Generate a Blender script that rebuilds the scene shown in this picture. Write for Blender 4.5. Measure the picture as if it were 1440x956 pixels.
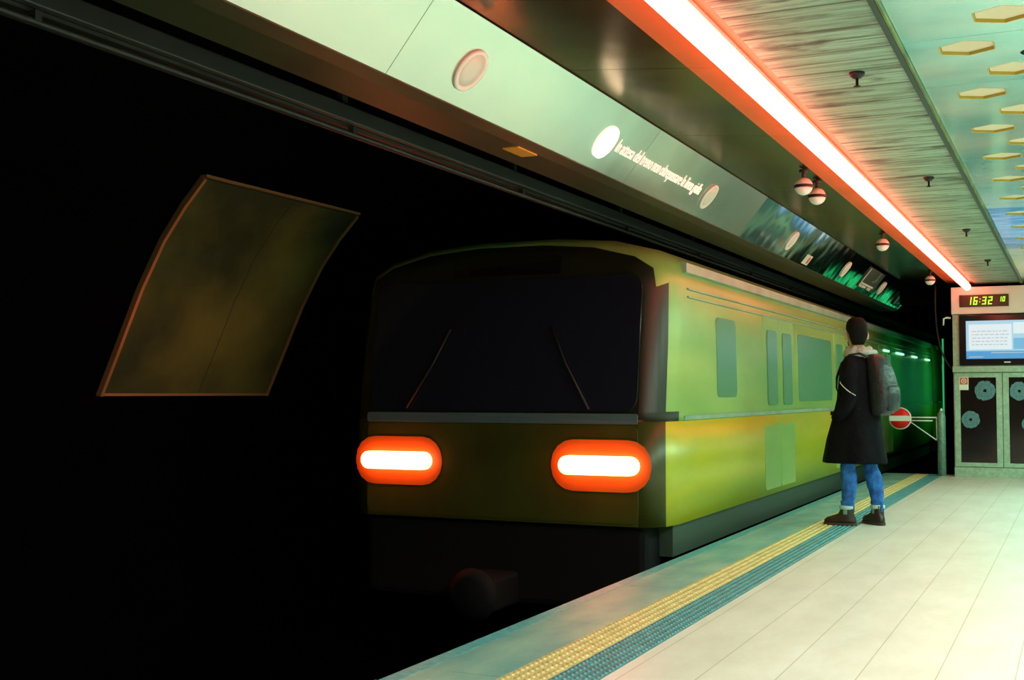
import bpy, bmesh, math, random
from mathutils import Vector, Matrix
random.seed(7)
S = bpy.context.scene
C = S.collection
PI = math.pi
for o in list(bpy.data.objects):
    bpy.data.objects.remove(o)

# ------------------------------------------------------------------ camera, world, lights, exposure
FPX = 1700.0; CAMH = 1.13
cam = bpy.data.cameras.new('camera'); cam.sensor_width = 36.0; cam.lens = 36.0 * FPX / 1440.0
cam.clip_start = 0.05; cam.clip_end = 200
cam_o = bpy.data.objects.new('camera', cam); C.objects.link(cam_o)
cam_o.location = (0, 0, CAMH)
cam_o.rotation_euler = (PI / 2 + math.radians(2.526), 0, math.radians(25.124))
S.camera = cam_o
w = bpy.data.worlds.new('tunnel_dark'); S.world = w; w.use_nodes = True
w.node_tree.nodes['Background'].inputs[0].default_value = (0.02, 0.08, 0.05, 1)
w.node_tree.nodes['Background'].inputs[1].default_value = 0.02
S.view_settings.view_transform = 'Standard'; S.view_settings.look = 'None'
S.view_settings.gamma = 1.0; S.view_settings.use_curve_mapping = False
S.view_settings.exposure = 0.0

def area(name, loc, rot, sx, sy, power, col, spread=180):
    l = bpy.data.lights.new(name, 'AREA'); l.shape = 'RECTANGLE'; l.size = sx; l.size_y = sy
    l.energy = power; l.color = col; l.spread = math.radians(spread)
    o = bpy.data.objects.new(name, l); C.objects.link(o); o.location = loc; o.rotation_euler = rot
    return o
# unseen row of ceiling lights added to brighten the platform (housings built below)
LUM = [(1.15, -2.6), (1.15, 0.2), (1.15, 3.0), (1.15, 5.8), (1.15, 8.6), (1.15, 11.4), (1.15, 14.2)]
LP = [90, 110, 106, 98, 90, 98, 118]
LC = [(.92, 1, .84), (.92, 1, .84), (.90, 1, .84), (.84, 1, .80), (.66, 1, .74), (.52, 1, .70), (.46, 1, .70)]
for (x, y), p, c in zip(LUM, LP, LC):
    area('platform_fill_light', (x, y, 2.555), (0, 0, 0), 0.30, 2.2, p, c)
# green tunnel lamps on the wall past the platform end, facing the train
for y, p in ((19.8, 1.2), (24.5, 3), (31.0, 4)):
    area('tunnel_light', (-1.875, y, 1.35), (0, PI / 2, 0), 1.1, 1.1, p, (.05, 1, .34))

# ------------------------------------------------------------------ materials
def mat(name, col, rough=.5, metal=0, var=0, vscale=8, stretch=(1, 1, 1), col2=None, bump=0, bscale=20,
        emit=None, estr=0, spec=.5, coat=0, bstretch=None, detail=6, lo=.35, hi=.65):
    m = bpy.data.materials.new(name); m.use_nodes = True
    nt = m.node_tree; b = nt.nodes['Principled BSDF']
    b.inputs['Base Color'].default_value = (*col, 1); b.inputs['Roughness'].default_value = rough
    b.inputs['Metallic'].default_value = metal; b.inputs['Specular IOR Level'].default_value = spec
    b.inputs['Coat Weight'].default_value = coat
    tc = nt.nodes.new('ShaderNodeTexCoord')
    if col2 is not None or var:
        mp = nt.nodes.new('ShaderNodeMapping'); mp.inputs['Scale'].default_value = stretch
        no = nt.nodes.new('ShaderNodeTexNoise'); no.inputs['Scale'].default_value = vscale
        no.inputs['Detail'].default_value = detail
        cr = nt.nodes.new('ShaderNodeValToRGB')
        c2 = col2 if col2 is not None else tuple(max(0, c * (1 - var)) for c in col)
        cr.color_ramp.elements[0].color = (*c2, 1); cr.color_ramp.elements[0].position = lo
        cr.color_ramp.elements[1].color = (*col, 1); cr.color_ramp.elements[1].position = hi
        nt.links.new(tc.outputs['Object'], mp.inputs[0]); nt.links.new(mp.outputs[0], no.inputs[0])
        nt.links.new(no.outputs[0], cr.inputs[0]); nt.links.new(cr.outputs[0], b.inputs['Base Color'])
    if bump:
        n2 = nt.nodes.new('ShaderNodeTexNoise'); n2.inputs['Scale'].default_value = bscale
        m2 = nt.nodes.new('ShaderNodeMapping'); m2.inputs['Scale'].default_value = bstretch or (1, 1, 1)
        bp = nt.nodes.new('ShaderNodeBump'); bp.inputs['Strength'].default_value = bump
        bp.inputs['Distance'].default_value = .02
        nt.links.new(tc.outputs['Object'], m2.inputs[0]); nt.links.new(m2.outputs[0], n2.inputs[0])
        nt.links.new(n2.outputs[0], bp.inputs['Height']); nt.links.new(bp.outputs[0], b.inputs['Normal'])
    if emit:
        b.inputs['Emission Color'].default_value = (*emit, 1); b.inputs['Emission Strength'].default_value = estr
    return m

M = {}
def floor_mat():
    m = bpy.data.materials.new('pale_floor_tiles'); m.use_nodes = True
    nt = m.node_tree; b = nt.nodes['Principled BSDF']; b.inputs['Roughness'].default_value = .42
    tc = nt.nodes.new('ShaderNodeTexCoord')
    mp = nt.nodes.new('ShaderNodeMapping'); mp.inputs['Rotation'].default_value = (0, 0, PI / 2)
    mp.inputs['Location'].default_value = (0.1, -0.035, 0)
    br = nt.nodes.new('ShaderNodeTexBrick')
    br.inputs['Scale'].default_value = 1.0; br.inputs['Brick Width'].default_value = 60
    br.inputs['Row Height'].default_value = .286; br.inputs['Mortar Size'].default_value = .0028
    br.inputs['Mortar Smooth'].default_value = .3
    br.inputs['Color1'].default_value = (.70, .74, .70, 1); br.inputs['Color2'].default_value = (.66, .69, .65, 1)
    br.inputs['Mortar'].default_value = (.40, .41, .33, 1)
    nt.links.new(tc.outputs['Object'], mp.inputs[0]); nt.links.new(mp.outputs[0], br.inputs[0])
    no = nt.nodes.new('ShaderNodeTexNoise'); no.inputs['Scale'].default_value = 3.2; no.inputs['Detail'].default_value = 9
    no.inputs['Roughness'].default_value = .7
    mp2 = nt.nodes.new('ShaderNodeMapping'); mp2.inputs['Scale'].default_value = (1.2, .5, 1)
    cr = nt.nodes.new('ShaderNodeValToRGB'); cr.color_ramp.elements[0].position = .3; cr.color_ramp.elements[1].position = .68
    cr.color_ramp.elements[0].color = (.78, .78, .74, 1); cr.color_ramp.elements[1].color = (1, 1, 1, 1)
    mx = nt.nodes.new('ShaderNodeMix'); mx.data_type = 'RGBA'; mx.blend_type = 'MULTIPLY'; mx.inputs[0].default_value = .85
    nt.links.new(tc.outputs['Object'], mp2.inputs[0]); nt.links.new(mp2.outputs[0], no.inputs[0])
    nt.links.new(no.outputs[0], cr.inputs[0]); nt.links.new(br.outputs[0], mx.inputs[6]); nt.links.new(cr.outputs[0], mx.inputs[7])
    nt.links.new(mx.outputs[2], b.inputs['Base Color'])
    return m
def concrete_board_mat():
    # board-marked concrete: fine grain across the strip, a board joint every ~0.33 m, dark stains
    m = bpy.data.materials.new('board_marked_concrete'); m.use_nodes = True
    nt = m.node_tree; b = nt.nodes['Principled BSDF']; b.inputs['Roughness'].default_value = .75
    L = nt.links.new
    tc = nt.nodes.new('ShaderNodeTexCoord')
    mp = nt.nodes.new('ShaderNodeMapping'); mp.inputs['Scale'].default_value = (1.4, 30, 1)
    no = nt.nodes.new('ShaderNodeTexNoise'); no.inputs['Scale'].default_value = 1.3; no.inputs['Detail'].default_value = 10
    no.inputs['Roughness'].default_value = .75
    L(tc.outputs['Object'], mp.inputs[0]); L(mp.outputs[0], no.inputs[0])
    cr = nt.nodes.new('ShaderNodeValToRGB')
    e = cr.color_ramp.elements; e[0].position = .36; e[0].color = (.10, .12, .08, 1); e[1].position = .56; e[1].color = (.34, .55, .42, 1)
    L(no.outputs[0], cr.inputs[0])
    # stains
    mp2 = nt.nodes.new('ShaderNodeMapping'); mp2.inputs['Scale'].default_value = (2, 5, 1)
    n2 = nt.nodes.new('ShaderNodeTexNoise'); n2.inputs['Scale'].default_value = 1.6; n2.inputs['Detail'].default_value = 6
    c2 = nt.nodes.new('ShaderNodeValToRGB'); e = c2.color_ramp.elements
    e[0].position = .33; e[0].color = (.16, .13, .08, 1); e[1].position = .46; e[1].color = (1, 1, 1, 1)
    L(tc.outputs['Object'], mp2.inputs[0]); L(mp2.outputs[0], n2.inputs[0]); L(n2.outputs[0], c2.inputs[0])
    mx = nt.nodes.new('ShaderNodeMix'); mx.data_type = 'RGBA'; mx.blend_type = 'MULTIPLY'; mx.inputs[0].default_value = .8
    L(cr.outputs[0], mx.inputs[6]); L(c2.outputs[0], mx.inputs[7])
    # joints
    mp3 = nt.nodes.new('ShaderNodeMapping'); mp3.inputs['Rotation'].default_value = (0, 0, 0)
    br = nt.nodes.new('ShaderNodeTexBrick'); br.offset = 0
    br.inputs['Scale'].default_value = 1; br.inputs['Brick Width'].default_value = 50; br.inputs['Row Height'].default_value = .335
    br.inputs['Mortar Size'].default_value = .010; br.inputs['Color1'].default_value = (1, 1, 1, 1)
    br.inputs['Color2'].default_value = (.78, .8, .76, 1); br.inputs['Mortar'].default_value = (.35, .36, .28, 1)
    L(tc.outputs['Object'], mp3.inputs[0]); L(mp3.outputs[0], br.inputs[0])
    my = nt.nodes.new('ShaderNodeMix'); my.data_type = 'RGBA'; my.blend_type = 'MULTIPLY'; my.inputs[0].default_value = 1
    L(mx.outputs[2], my.inputs[6]); L(br.outputs[0], my.inputs[7]); L(my.outputs[2], b.inputs['Base Color'])
    bp = nt.nodes.new('ShaderNodeBump'); bp.inputs['Strength'].default_value = .6; bp.inputs['Distance'].default_value = .01
    L(no.outputs[0], bp.inputs['Height']); L(bp.outputs[0], b.inputs['Normal'])
    return m
M['floor'] = floor_mat()
M['boards'] = concrete_board_mat()
M['coping'] = mat('teal_stone_coping', (.10, .48, .52), .45, var=.35, vscale=30, bump=.1, bscale=80)
M['edge_strip'] = mat('granite_edge_strip', (.26, .50, .42), .5, vscale=5, col2=(.11, .36, .36), stretch=(1, .4, 1), bump=.1, bscale=90, detail=10)
M['yellow'] = mat('yellow_tactile', (.68, .62, .27), .5, var=.25, vscale=12)
M['blue'] = mat('blue_green_tactile', (.08, .30, .34), .5, var=.3, vscale=12)
M['black_conc'] = mat('near_black_concrete', (.0009, .001, .0015), .95, var=.5, vscale=2, spec=.04)  # blackness of the unlit tunnel put into the base colour
M['pit'] = mat('near_black_track_bed', (.0012, .0012, .0015), .95, var=.5, vscale=4, spec=.05)  # darkness of the pit put into a near-black colour
M['fascia'] = mat('brushed_steel_fascia', (.66, .60, .50), .20, .9, col2=(.46, .50, .46), vscale=.9, stretch=(1, .6, 1), bump=.35, bscale=1.3)
M['fascia_mirror'] = mat('wavy_mirror_steel_fascia', (.58, .74, .66), .09, 1, col2=(.30, .46, .46), vscale=2.2, stretch=(1, .8, 2), bump=.9, bscale=1.3)
M['ledge'] = mat('olive_painted_ledge', (.035, .045, .018), .45, var=.3, vscale=3)
M['ledge_dark'] = mat('dark_painted_soffit', (.006, .008, .013), .6)
M['conduit'] = mat('grey_cable_trunking', (.025, .027, .022), .5, var=.3, vscale=3)
M['gloss'] = mat('dark_polished_metal_ceiling', (.17, .18, .04), .22, .9, bump=.45, bscale=1.2, col2=(.02, .07, .06), vscale=.7)
M['ceil_metal'] = mat('teal_polished_metal_ceiling', (.86, 1, .88), .12, .55, bump=.25, bscale=1.8, col2=(.38, .80, .78), vscale=1.4)
M['redband'] = mat('red_glow_band', (.60, .15, .04), .45, 0, var=.15, vscale=2)  # red glow of the tube put into the band's colour
M['ceil_blue'] = mat('blue_reflection_ceiling', (.02, .50, .95), .12, .45, bump=.3, bscale=2.5, col2=(.0, .16, .55), vscale=3, stretch=(1, 3, 1))  # blue reflection of the screen painted into these panels
M['seam'] = mat('dark_joint', (.02, .05, .04), .6)
M['gold'] = mat('aged_brass_strip', (.35, .36, .12), .4, .8, var=.5, vscale=5)
M['darkgreen'] = mat('dark_green_paint', (.02, .05, .035), .5)
M['hexin'] = mat('cream_hex_recess', (.66, .56, .36), .6, emit=(1, .82, .50), estr=.09)
M['hexrim'] = mat('yellow_hex_rim', (.55, .38, .05), .5)
M['neon'] = mat('white_hot_red_tube', (1, .6, .5), .4, emit=(1, .115, .085), estr=14)
M['neon_body'] = mat('white_lamp_channel', (.7, .7, .65), .5)
M['lampwhite'] = mat('lamp_diffuser', (.9, .9, .8), .5, emit=(1, .98, .86), estr=4)
M['white_glow'] = mat('backlit_white_letters', (.95, .95, .9), .5, emit=(1, .97, .82), estr=.5)
M['disc_glow'] = mat('lit_lamp_glass', (1, 1, 1), .4, emit=(1, .72, .5), estr=3.2)
M['white'] = mat('white_enamel', (.78, .86, .80), .35)
M['offwhite'] = mat('off_white_plastic', (.6, .72, .64), .4)
M['black'] = mat('matt_black', (.01, .01, .01), .6)
M['gloss_black'] = mat('glossy_black', (.008, .009, .012), .12)
M['kiosk'] = mat('green_grey_steel', (.38, .56, .42), .45, .2, var=.25, vscale=20, bump=.1, bscale=120)
M['kiosk_top'] = mat('white_lacquer_header', (.72, .78, .72), .35)
M['post'] = mat('galvanised_post', (.22, .40, .32), .45, .4, var=.3, vscale=25)
M['red'] = mat('traffic_sign_red', (.75, .02, .01), .4)
M['led'] = mat('green_led', (.3, .8, .05), .5, emit=(.45, 1, .04), estr=1.0)
M['clock'] = mat('clock_panel', (.05, .03, .015), .25)
M['train'] = mat('yellow_green_train_paint', (.33, .50, .12), .34, .1, col2=(.19, .38, .09), vscale=1.2, stretch=(1, .35, 1.6))
M['train_low'] = mat('yellow_lower_train_paint', (.54, .52, .010), .34, .05, col2=(.34, .42, .015), vscale=1.2, stretch=(1, .35, 2))
M['train_roof'] = mat('pale_green_roof_edge', (.30, .48, .36), .4, .2, var=.3, vscale=3)
M['nose_dark'] = mat('dark_olive_nose_shaded', (.012, .015, .006), .35, var=.3, vscale=2)  # dimness of the train's unlit front put into the colour
M['train_front'] = mat('green_nose_shaded', (.05, .062, .008), .35, .05, var=.35, vscale=2)  # lower front darkened in colour, where little light falls
M['train_grey'] = mat('blue_grey_band', (.07, .12, .13), .35)
M['under'] = mat('black_underframe', (.0025, .003, .004), .8, spec=.2)
M['skirt'] = mat('dark_green_sill', (.03, .055, .04), .5)
M['winglass'] = mat('lit_green_window', (.04, .10, .05), .25, emit=(.16, .55, .20), estr=.20)
M['cabglass'] = mat('dark_windscreen_glass', (.010, .012, .020), .15, coat=.2)
M['head'] = mat('headlamp_lens', (1, .9, .8), .3, emit=(1, .17, .055), estr=20)
M['lamp_halo'] = mat('orange_halo_surround', (.40, .10, .006), .5)  # halo round the headlamps, painted as an added orange surround
M['dash'] = mat('green_white_lamp', (.5, 1, .7), .4, emit=(.35, 1, .6), estr=1.6)
M['rail'] = mat('worn_rail_steel', (.02, .02, .02), .5, .8)
M['paper'] = mat('dirty_paper', (.20, .20, .18), .8)
M['panel'] = mat('dull_olive_tunnel_poster', (.15, .14, .035), .8, spec=.1, col2=(.045, .05, .022), vscale=1.3, stretch=(1, .7, .7), lo=.4, hi=.68)
M['pframe'] = mat('copper_poster_frame', (.40, .20, .08), .4, .3)
M['skin'] = mat('skin', (.60, .34, .22), .6)
M['hair'] = mat('black_hair', (.004, .003, .003), .7, bump=.6, bscale=180, spec=.15)
M['coat'] = mat('black_wool_coat', (.004, .004, .007), .85, var=.4, vscale=20, bump=.7, bscale=11, spec=.12)
M['hood'] = mat('grey_jersey_hood', (.42, .50, .46), .9, var=.25, vscale=25, bump=.4, bscale=60)
M['jeans'] = mat('blue_denim', (.015, .16, .55), .85, col2=(.008, .06, .26), vscale=16, bump=.5, bscale=26)
M['cuff'] = mat('pale_denim_cuff', (.35, .55, .55), .9)
M['boot'] = mat('dark_brown_leather', (.022, .010, .008), .4)
M['sole'] = mat('brown_rubber_sole', (.05, .03, .02), .8)
M['pack'] = mat('black_nylon_backpack', (.005, .008, .013), .5, var=.4, vscale=15, bump=.5, bscale=18)
M['pipe_line'] = mat('reflective_piping', (.6, .66, .6), .4)
M['crack'] = mat('crazed_glass_white', (.12, .30, .34), .5, col2=(.06, .16, .20), vscale=60, emit=(.3, .6, .7), estr=.0)
M['cabinet_glass'] = mat('dark_cabinet_glass', (.014, .008, .008), .10)
M['orange'] = mat('orange_sticker', (.75, .30, .03), .5)
M['sticker_red'] = mat('sticker_red', (.65, .10, .03), .5)
M['scr_white'] = mat('screen_white', (.1, .1, .1), .3, emit=(.70, .82, .86), estr=.95)
M['scr_pale'] = mat('screen_pale_blue', (.1, .1, .1), .3, emit=(.36, .66, .82), estr=.9)
M['scr_blue'] = mat('screen_blue', (.1, .1, .1), .3, emit=(.02, .30, .66), estr=.9)
M['scr_mid'] = mat('screen_mid_blue', (.1, .1, .1), .3, emit=(.12, .45, .70), estr=.9)
M['scr_grey'] = mat('screen_grey', (.1, .1, .1), .3, emit=(.45, .60, .68), estr=.8)

# ------------------------------------------------------------------ mesh helpers
def obj(name, bm, m, parent=None, smooth=False, loc=None):
    me = bpy.data.meshes.new(name)
    bmesh.ops.recalc_face_normals(bm, faces=bm.faces)
    bm.to_mesh(me); bm.free()
    for mm in (m if isinstance(m, (list, tuple)) else [m]): me.materials.append(mm)
    if smooth:
        for p in me.polygons: p.use_smooth = True
    o = bpy.data.objects.new(name, me); C.objects.link(o)
    if loc: o.location = loc
    if parent: o.parent = parent
    return o
def thing(name, label, cat, loc=(0, 0, 0), rotz=0, group=None):
    o = bpy.data.objects.new(name, None); C.objects.link(o); o.empty_display_size = .1
    o.location = loc; o.rotation_euler = (0, 0, rotz); o['label'] = label; o['category'] = cat
    if group: o['group'] = group
    return o
def tag(o, label, cat, group=None):
    o['label'] = label; o['category'] = cat
    if group: o['group'] = group
    return o
def struct(name, bm, m, label=None, smooth=False):
    o = obj(name, bm, m, None, smooth); o['kind'] = 'structure'
    if label: o['label'] = label
    return o
def copy_tree(o, parent=None, linkp=True):
    c = o.copy(); C.objects.link(c)
    if parent: c.parent = parent
    for ch in list(o.children): copy_tree(ch, c)
    return c
def NB(): return bmesh.new()
def box(bm, x0, x1, y0, y1, z0, z1, bev=0, mi=0):
    r = bmesh.ops.create_cube(bm, size=1)
    for v in r['verts']:
        v.co = Vector(((x0 + x1) / 2 + v.co.x * (x1 - x0), (y0 + y1) / 2 + v.co.y * (y1 - y0), (z0 + z1) / 2 + v.co.z * (z1 - z0)))
    fs = set(f for v in r['verts'] for f in v.link_faces)
    if bev:
        es = list(set(e for v in r['verts'] for e in v.link_edges))
        rr = bmesh.ops.bevel(bm, geom=es, offset=bev, segments=2, affect='EDGES', profile=.5)
        fs = set(rr['faces']) | set(f for f in fs if f.is_valid)
    for f in fs:
        if f.is_valid: f.material_index = mi
    return bm
def prism_y(bm, prof, y0, y1, mi=0):
    a = [bm.verts.new((x, y0, z)) for x, z in prof]; b = [bm.verts.new((x, y1, z)) for x, z in prof]
    n = len(prof)
    fs = [bm.faces.new((a[i], a[(i + 1) % n], b[(i + 1) % n], b[i])) for i in range(n)]
    fs += [bm.faces.new(a), bm.faces.new(b[::-1])]
    for f in fs: f.material_index = mi
    return bm
def frame_for(d):
    d = d.normalized(); u = Vector((0, 0, 1)) if abs(d.z) < .9 else Vector((1, 0, 0))
    s = d.cross(u).normalized(); return s, s.cross(d).normalized()
def tube(bm, pts, rad, n=12, cap=True, mi=0, ell=1.0):
    pts = [Vector(p) for p in pts]; rings = []
    if not hasattr(rad, '__len__'): rad = [rad] * len(pts)
    s = None
    for i, p in enumerate(pts):
        d = (pts[min(i + 1, len(pts) - 1)] - pts[max(i - 1, 0)]).normalized()
        if s is None: s, u = frame_for(d)
        else:
            s = (s - d * s.dot(d)).normalized(); u = s.cross(d)
        rings.append([bm.verts.new(p + s * math.cos(2 * PI * k / n) * rad[i] + u * math.sin(2 * PI * k / n) * rad[i] * ell) for k in range(n)])
    for a, b in zip(rings, rings[1:]):
        for k in range(n):
            f = bm.faces.new((a[k], a[(k + 1) % n], b[(k + 1) % n], b[k])); f.material_index = mi; f.smooth = True
    if cap:
        for r in (rings[0], rings[-1]):
            f = bm.faces.new(r); f.material_index = mi
    return bm
def loft(bm, rings, cap=True, mi=0):
    vr = [[bm.verts.new(p) for p in r] for r in rings]; n = len(vr[0])
    for a, b in zip(vr, vr[1:]):
        for k in range(n):
            f = bm.faces.new((a[k], a[(k + 1) % n], b[(k + 1) % n], b[k])); f.material_index = mi; f.smooth = True
    if cap:
        for r in (vr[0], vr[-1]): bm.faces.new(r).material_index = mi
    return bm
def ell_ring(cx, cy, z, rx, ry, n=28, rot=0, p=2.0):
    out = []
    for k in range(n):
        t = 2 * PI * k / n; c, s = math.cos(t), math.sin(t)
        x = rx * math.copysign(abs(c) ** (2 / p), c); y = ry * math.copysign(abs(s) ** (2 / p), s)
        out.append(Vector((cx + x * math.cos(rot) - y * math.sin(rot), cy + x * math.sin(rot) + y * math.cos(rot), z)))
    return out
def lathe(bm, prof, n=24, mat4=None, mi=0):
    rings = []
    for r, z in prof:
        ring = [Vector((r * math.cos(2 * PI * k / n), r * math.sin(2 * PI * k / n), z)) for k in range(n)]
        if mat4: ring = [mat4 @ v for v in ring]
        rings.append(ring)
    return loft(bm, rings, mi=mi)
def sub(o, lv=1):
    m = o.modifiers.new('sub', 'SUBSURF'); m.levels = lv; m.render_levels = lv; return o

# ------------------------------------------------------------------ STRUCTURE: platform
Y0, Y1 = -4.0, 17.85
bm = NB(); box(bm, -1.735, 5.0, Y0, Y1, -.25, 0); struct('floor', bm, M['floor'], 'pale cream tiled platform floor')
bm = NB(); box(bm, -2.50, -1.735, Y0, Y1, -1.15, -.02); struct('floor', bm, M['edge_strip'], 'dark platform slab under the edge strips')
bm = NB(); prism_y(bm, [(-2.54, -.10), (-2.54, -.012), (-2.528, 0), (-2.455, 0), (-2.455, -.02), (-2.50, -.10)], Y0, Y1)
struct('trim_1', bm, M['coping'], 'teal stone platform coping')
bm = NB()
y = Y0
while y < Y1 - .01:
    e = min(y + 1.2, Y1); box(bm, -2.452, -2.11, y + .002, e - .002, -.02, -.001); y = e
struct('trim_2', bm, M['edge_strip'], 'grey-green granite strip along the platform edge')
def tactile(name, x0, x1, rows, pitch, m, lab):
    bm = NB(); box(bm, x0, x1, Y0, Y1, -.02, .001)
    dx = (x1 - x0) / rows; y = 3.2
    while y < Y1 - .03:
        for r in range(rows):
            cx = x0 + dx * (r + .5); R = dx * .33; q = R * .6; h = .0055
            for yy in (y,):
                b = [bm.verts.new((cx + R * math.cos(t), yy + R * math.sin(t), .001)) for t in [k * PI / 3 for k in range(6)]]
                a = [bm.verts.new((cx + q * math.cos(t), yy + q * math.sin(t), .001 + h)) for t in [k * PI / 3 for k in range(6)]]
                for k in range(6): bm.faces.new((b[k], b[(k + 1) % 6], a[(k + 1) % 6], a[k]))
                bm.faces.new(a)
        y += pitch
    return struct(name, bm, m, lab)
tactile('trim_3', -2.108, -1.925, 4, .046, M['yellow'], 'yellow studded safety line')
tactile('trim_4', -1.922, -1.737, 5, .042, M['blue'], 'blue-green studded tactile strip')
bm = NB(); box(bm, -2.52, 5, Y1, Y1 + .06, -1.15, .0); struct('trim_5', bm, M['edge_strip'], 'edge of the platform end')

# track bed, vaulted wall
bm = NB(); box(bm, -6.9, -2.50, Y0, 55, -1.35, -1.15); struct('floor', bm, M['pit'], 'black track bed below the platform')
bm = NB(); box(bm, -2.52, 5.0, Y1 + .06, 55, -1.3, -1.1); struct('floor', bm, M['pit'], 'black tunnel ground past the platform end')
WALL = [(-6.62, -1.15), (-6.62, -.3), (-6.58, .5), (-6.50, 1.13), (-6.34, 1.46), (-6.13, 1.90), (-5.93, 2.24), (-5.74, 2.48),
        (-5.56, 2.665), (-5.25, 2.90), (-4.8, 3.12), (-4.3, 3.22)]
outer = [(x - .25, z + .12) for x, z in WALL][::-1]
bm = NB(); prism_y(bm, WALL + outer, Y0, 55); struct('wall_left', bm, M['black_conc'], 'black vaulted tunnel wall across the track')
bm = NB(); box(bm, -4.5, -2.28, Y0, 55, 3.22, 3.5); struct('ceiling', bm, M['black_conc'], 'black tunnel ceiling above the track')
bm = NB(); box(bm, -1.72, -1.6, Y1 + .3, 55, -1.15, 3.3); struct('wall_right', bm, M['black_conc'], 'tunnel wall past the platform end')
bm = NB(); box(bm, -2.3, 5.2, Y1 + .1, Y1 + .3, 2.40, 3.5); struct('wall_front', bm, M['black_conc'], 'dark lintel above the platform end')
bm = NB(); box(bm, 4.95, 5.15, Y0, Y1 + .3, -.2, 3.5); struct('wall_right', bm, M['offwhite'], 'pale platform wall out of view')
bm = NB(); box(bm, -7.0, 5.15, Y0 - .2, Y0, -1.4, 3.5); struct('wall_back', bm, M['black_conc'], 'dark wall behind the viewer')
bm = NB(); box(bm, -7.0, -1.5, 55, 55.2, -1.4, 3.5); struct('wall_front', bm, M['black_conc'], 'far end of the tunnel')

bm = NB(); box(bm, .37, 4.94, 17.56, Y1 - .01, .002, 2.62); struct('wall_front', bm, M['offwhite'], 'pale platform end wall beside the kiosk')
# fascia over the platform edge: a box beam, its sloping face in steel panels
FA = Vector((-2.54, 0, 2.43)); FT = Vector((.629, 0, .777)); FL = .40; FN = Vector((.777, 0, -.629))
bm = NB()
top = FA + FT * (FL + .03)
prism_y(bm, [(FA.x, FA.z), (top.x, top.z), (top.x, 3.3), (-2.82, 3.3), (-2.82, FA.z)], Y0, 19.6)
struct('trim_6', bm, [M['ledge_dark']], 'fascia beam over the platform edge')
bm = NB()
ys = [Y0, -1.2, 1.6, 4.18, 7.0, 9.8, 12.6, 15.4, 18.2, 19.5]
for a, b in zip(ys, ys[1:]):
    p0 = FA; p1 = FA + FT * FL
    vs = []
    for yy in (a + .002, b - .002):
        for p in (p0, p1):
            for off in (.0, .012):
                q = p + FN * off; vs.append(bm.verts.new((q.x, yy, q.z)))
    idx = [(0, 2, 3, 1), (4, 5, 7, 6), (0, 1, 5, 4), (2, 6, 7, 3), (1, 3, 7, 5), (0, 4, 6, 2)]
    for f in idx: bm.faces.new([vs[i] for i in f]).material_index = 1 if a > 9 else 0
struct('trim_7', bm, [M['fascia'], M['fascia_mirror']], 'pale steel panels of the sloping fascia')
bm = NB(); prism_y(bm, [(-2.535, 2.445), (-2.523, 2.418), (-2.60, 2.405), (-2.82, 2.405), (-2.82, 2.44)], Y0, 19.5)
struct('trim_8', bm, M['ledge'], 'olive underside ledge of the fascia')

# ceilings over the platform
bm = NB()
RB = -1.66; RZ = 2.64 + (-1.27 - RB) * .102 / 1.03
for a, b in ((-4, -1.4), (-1.4, .9), (.9, 3.2), (3.2, 5.52), (5.52, 7.2), (7.2, 9.5), (9.5, 11.8), (11.8, 14.1), (14.1, 16.4), (16.4, 18.1)):
    vs = [(-2.30, a + .003, 2.742), (RB, a + .003, RZ), (RB, b - .003, RZ), (-2.30, b - .003, 2.742)]
    lo = [bm.verts.new(v) for v in vs]; hi = [bm.verts.new((v[0], v[1], v[2] + .02)) for v in vs]
    bm.faces.new(lo); bm.faces.new(hi[::-1])
    for i in range(4): bm.faces.new((lo[i], lo[(i + 1) % 4], hi[(i + 1) % 4], hi[i]))
struct('ceiling', bm, M['gloss'], 'dark glossy green metal ceiling panels')
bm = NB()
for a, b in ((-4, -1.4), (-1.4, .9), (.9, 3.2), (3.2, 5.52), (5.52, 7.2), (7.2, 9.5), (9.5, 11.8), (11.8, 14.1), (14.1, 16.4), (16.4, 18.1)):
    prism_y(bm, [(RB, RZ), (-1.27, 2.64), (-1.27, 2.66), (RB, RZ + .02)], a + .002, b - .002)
struct('trim_11', bm, M['redband'], 'band added beside the tube light, painted red for its glow')
bm = NB(); box(bm, -1.27, -.695, Y0, 17.75, 2.63, 3.2); struct('ceiling', bm, M['boards'], 'board-marked concrete ceiling strip')
bm = NB(); box(bm, -2.31, -1.27, Y0, Y1 + .1, 2.79, 3.3); struct('ceiling', bm, M['black_conc'], 'dark void above the glossy panels')
bm = NB(); box(bm, -.695, -.672, Y0, 17.75, 2.60, 2.66); struct('trim_9', bm, M['darkgreen'], 'dark green edge profile beside the concrete strip')
bm = NB(); box(bm, -.671, -.662, Y0, 17.75, 2.606, 2.66); struct('trim_10', bm, M['gold'], 'thin brass line along the metal ceiling')

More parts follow.
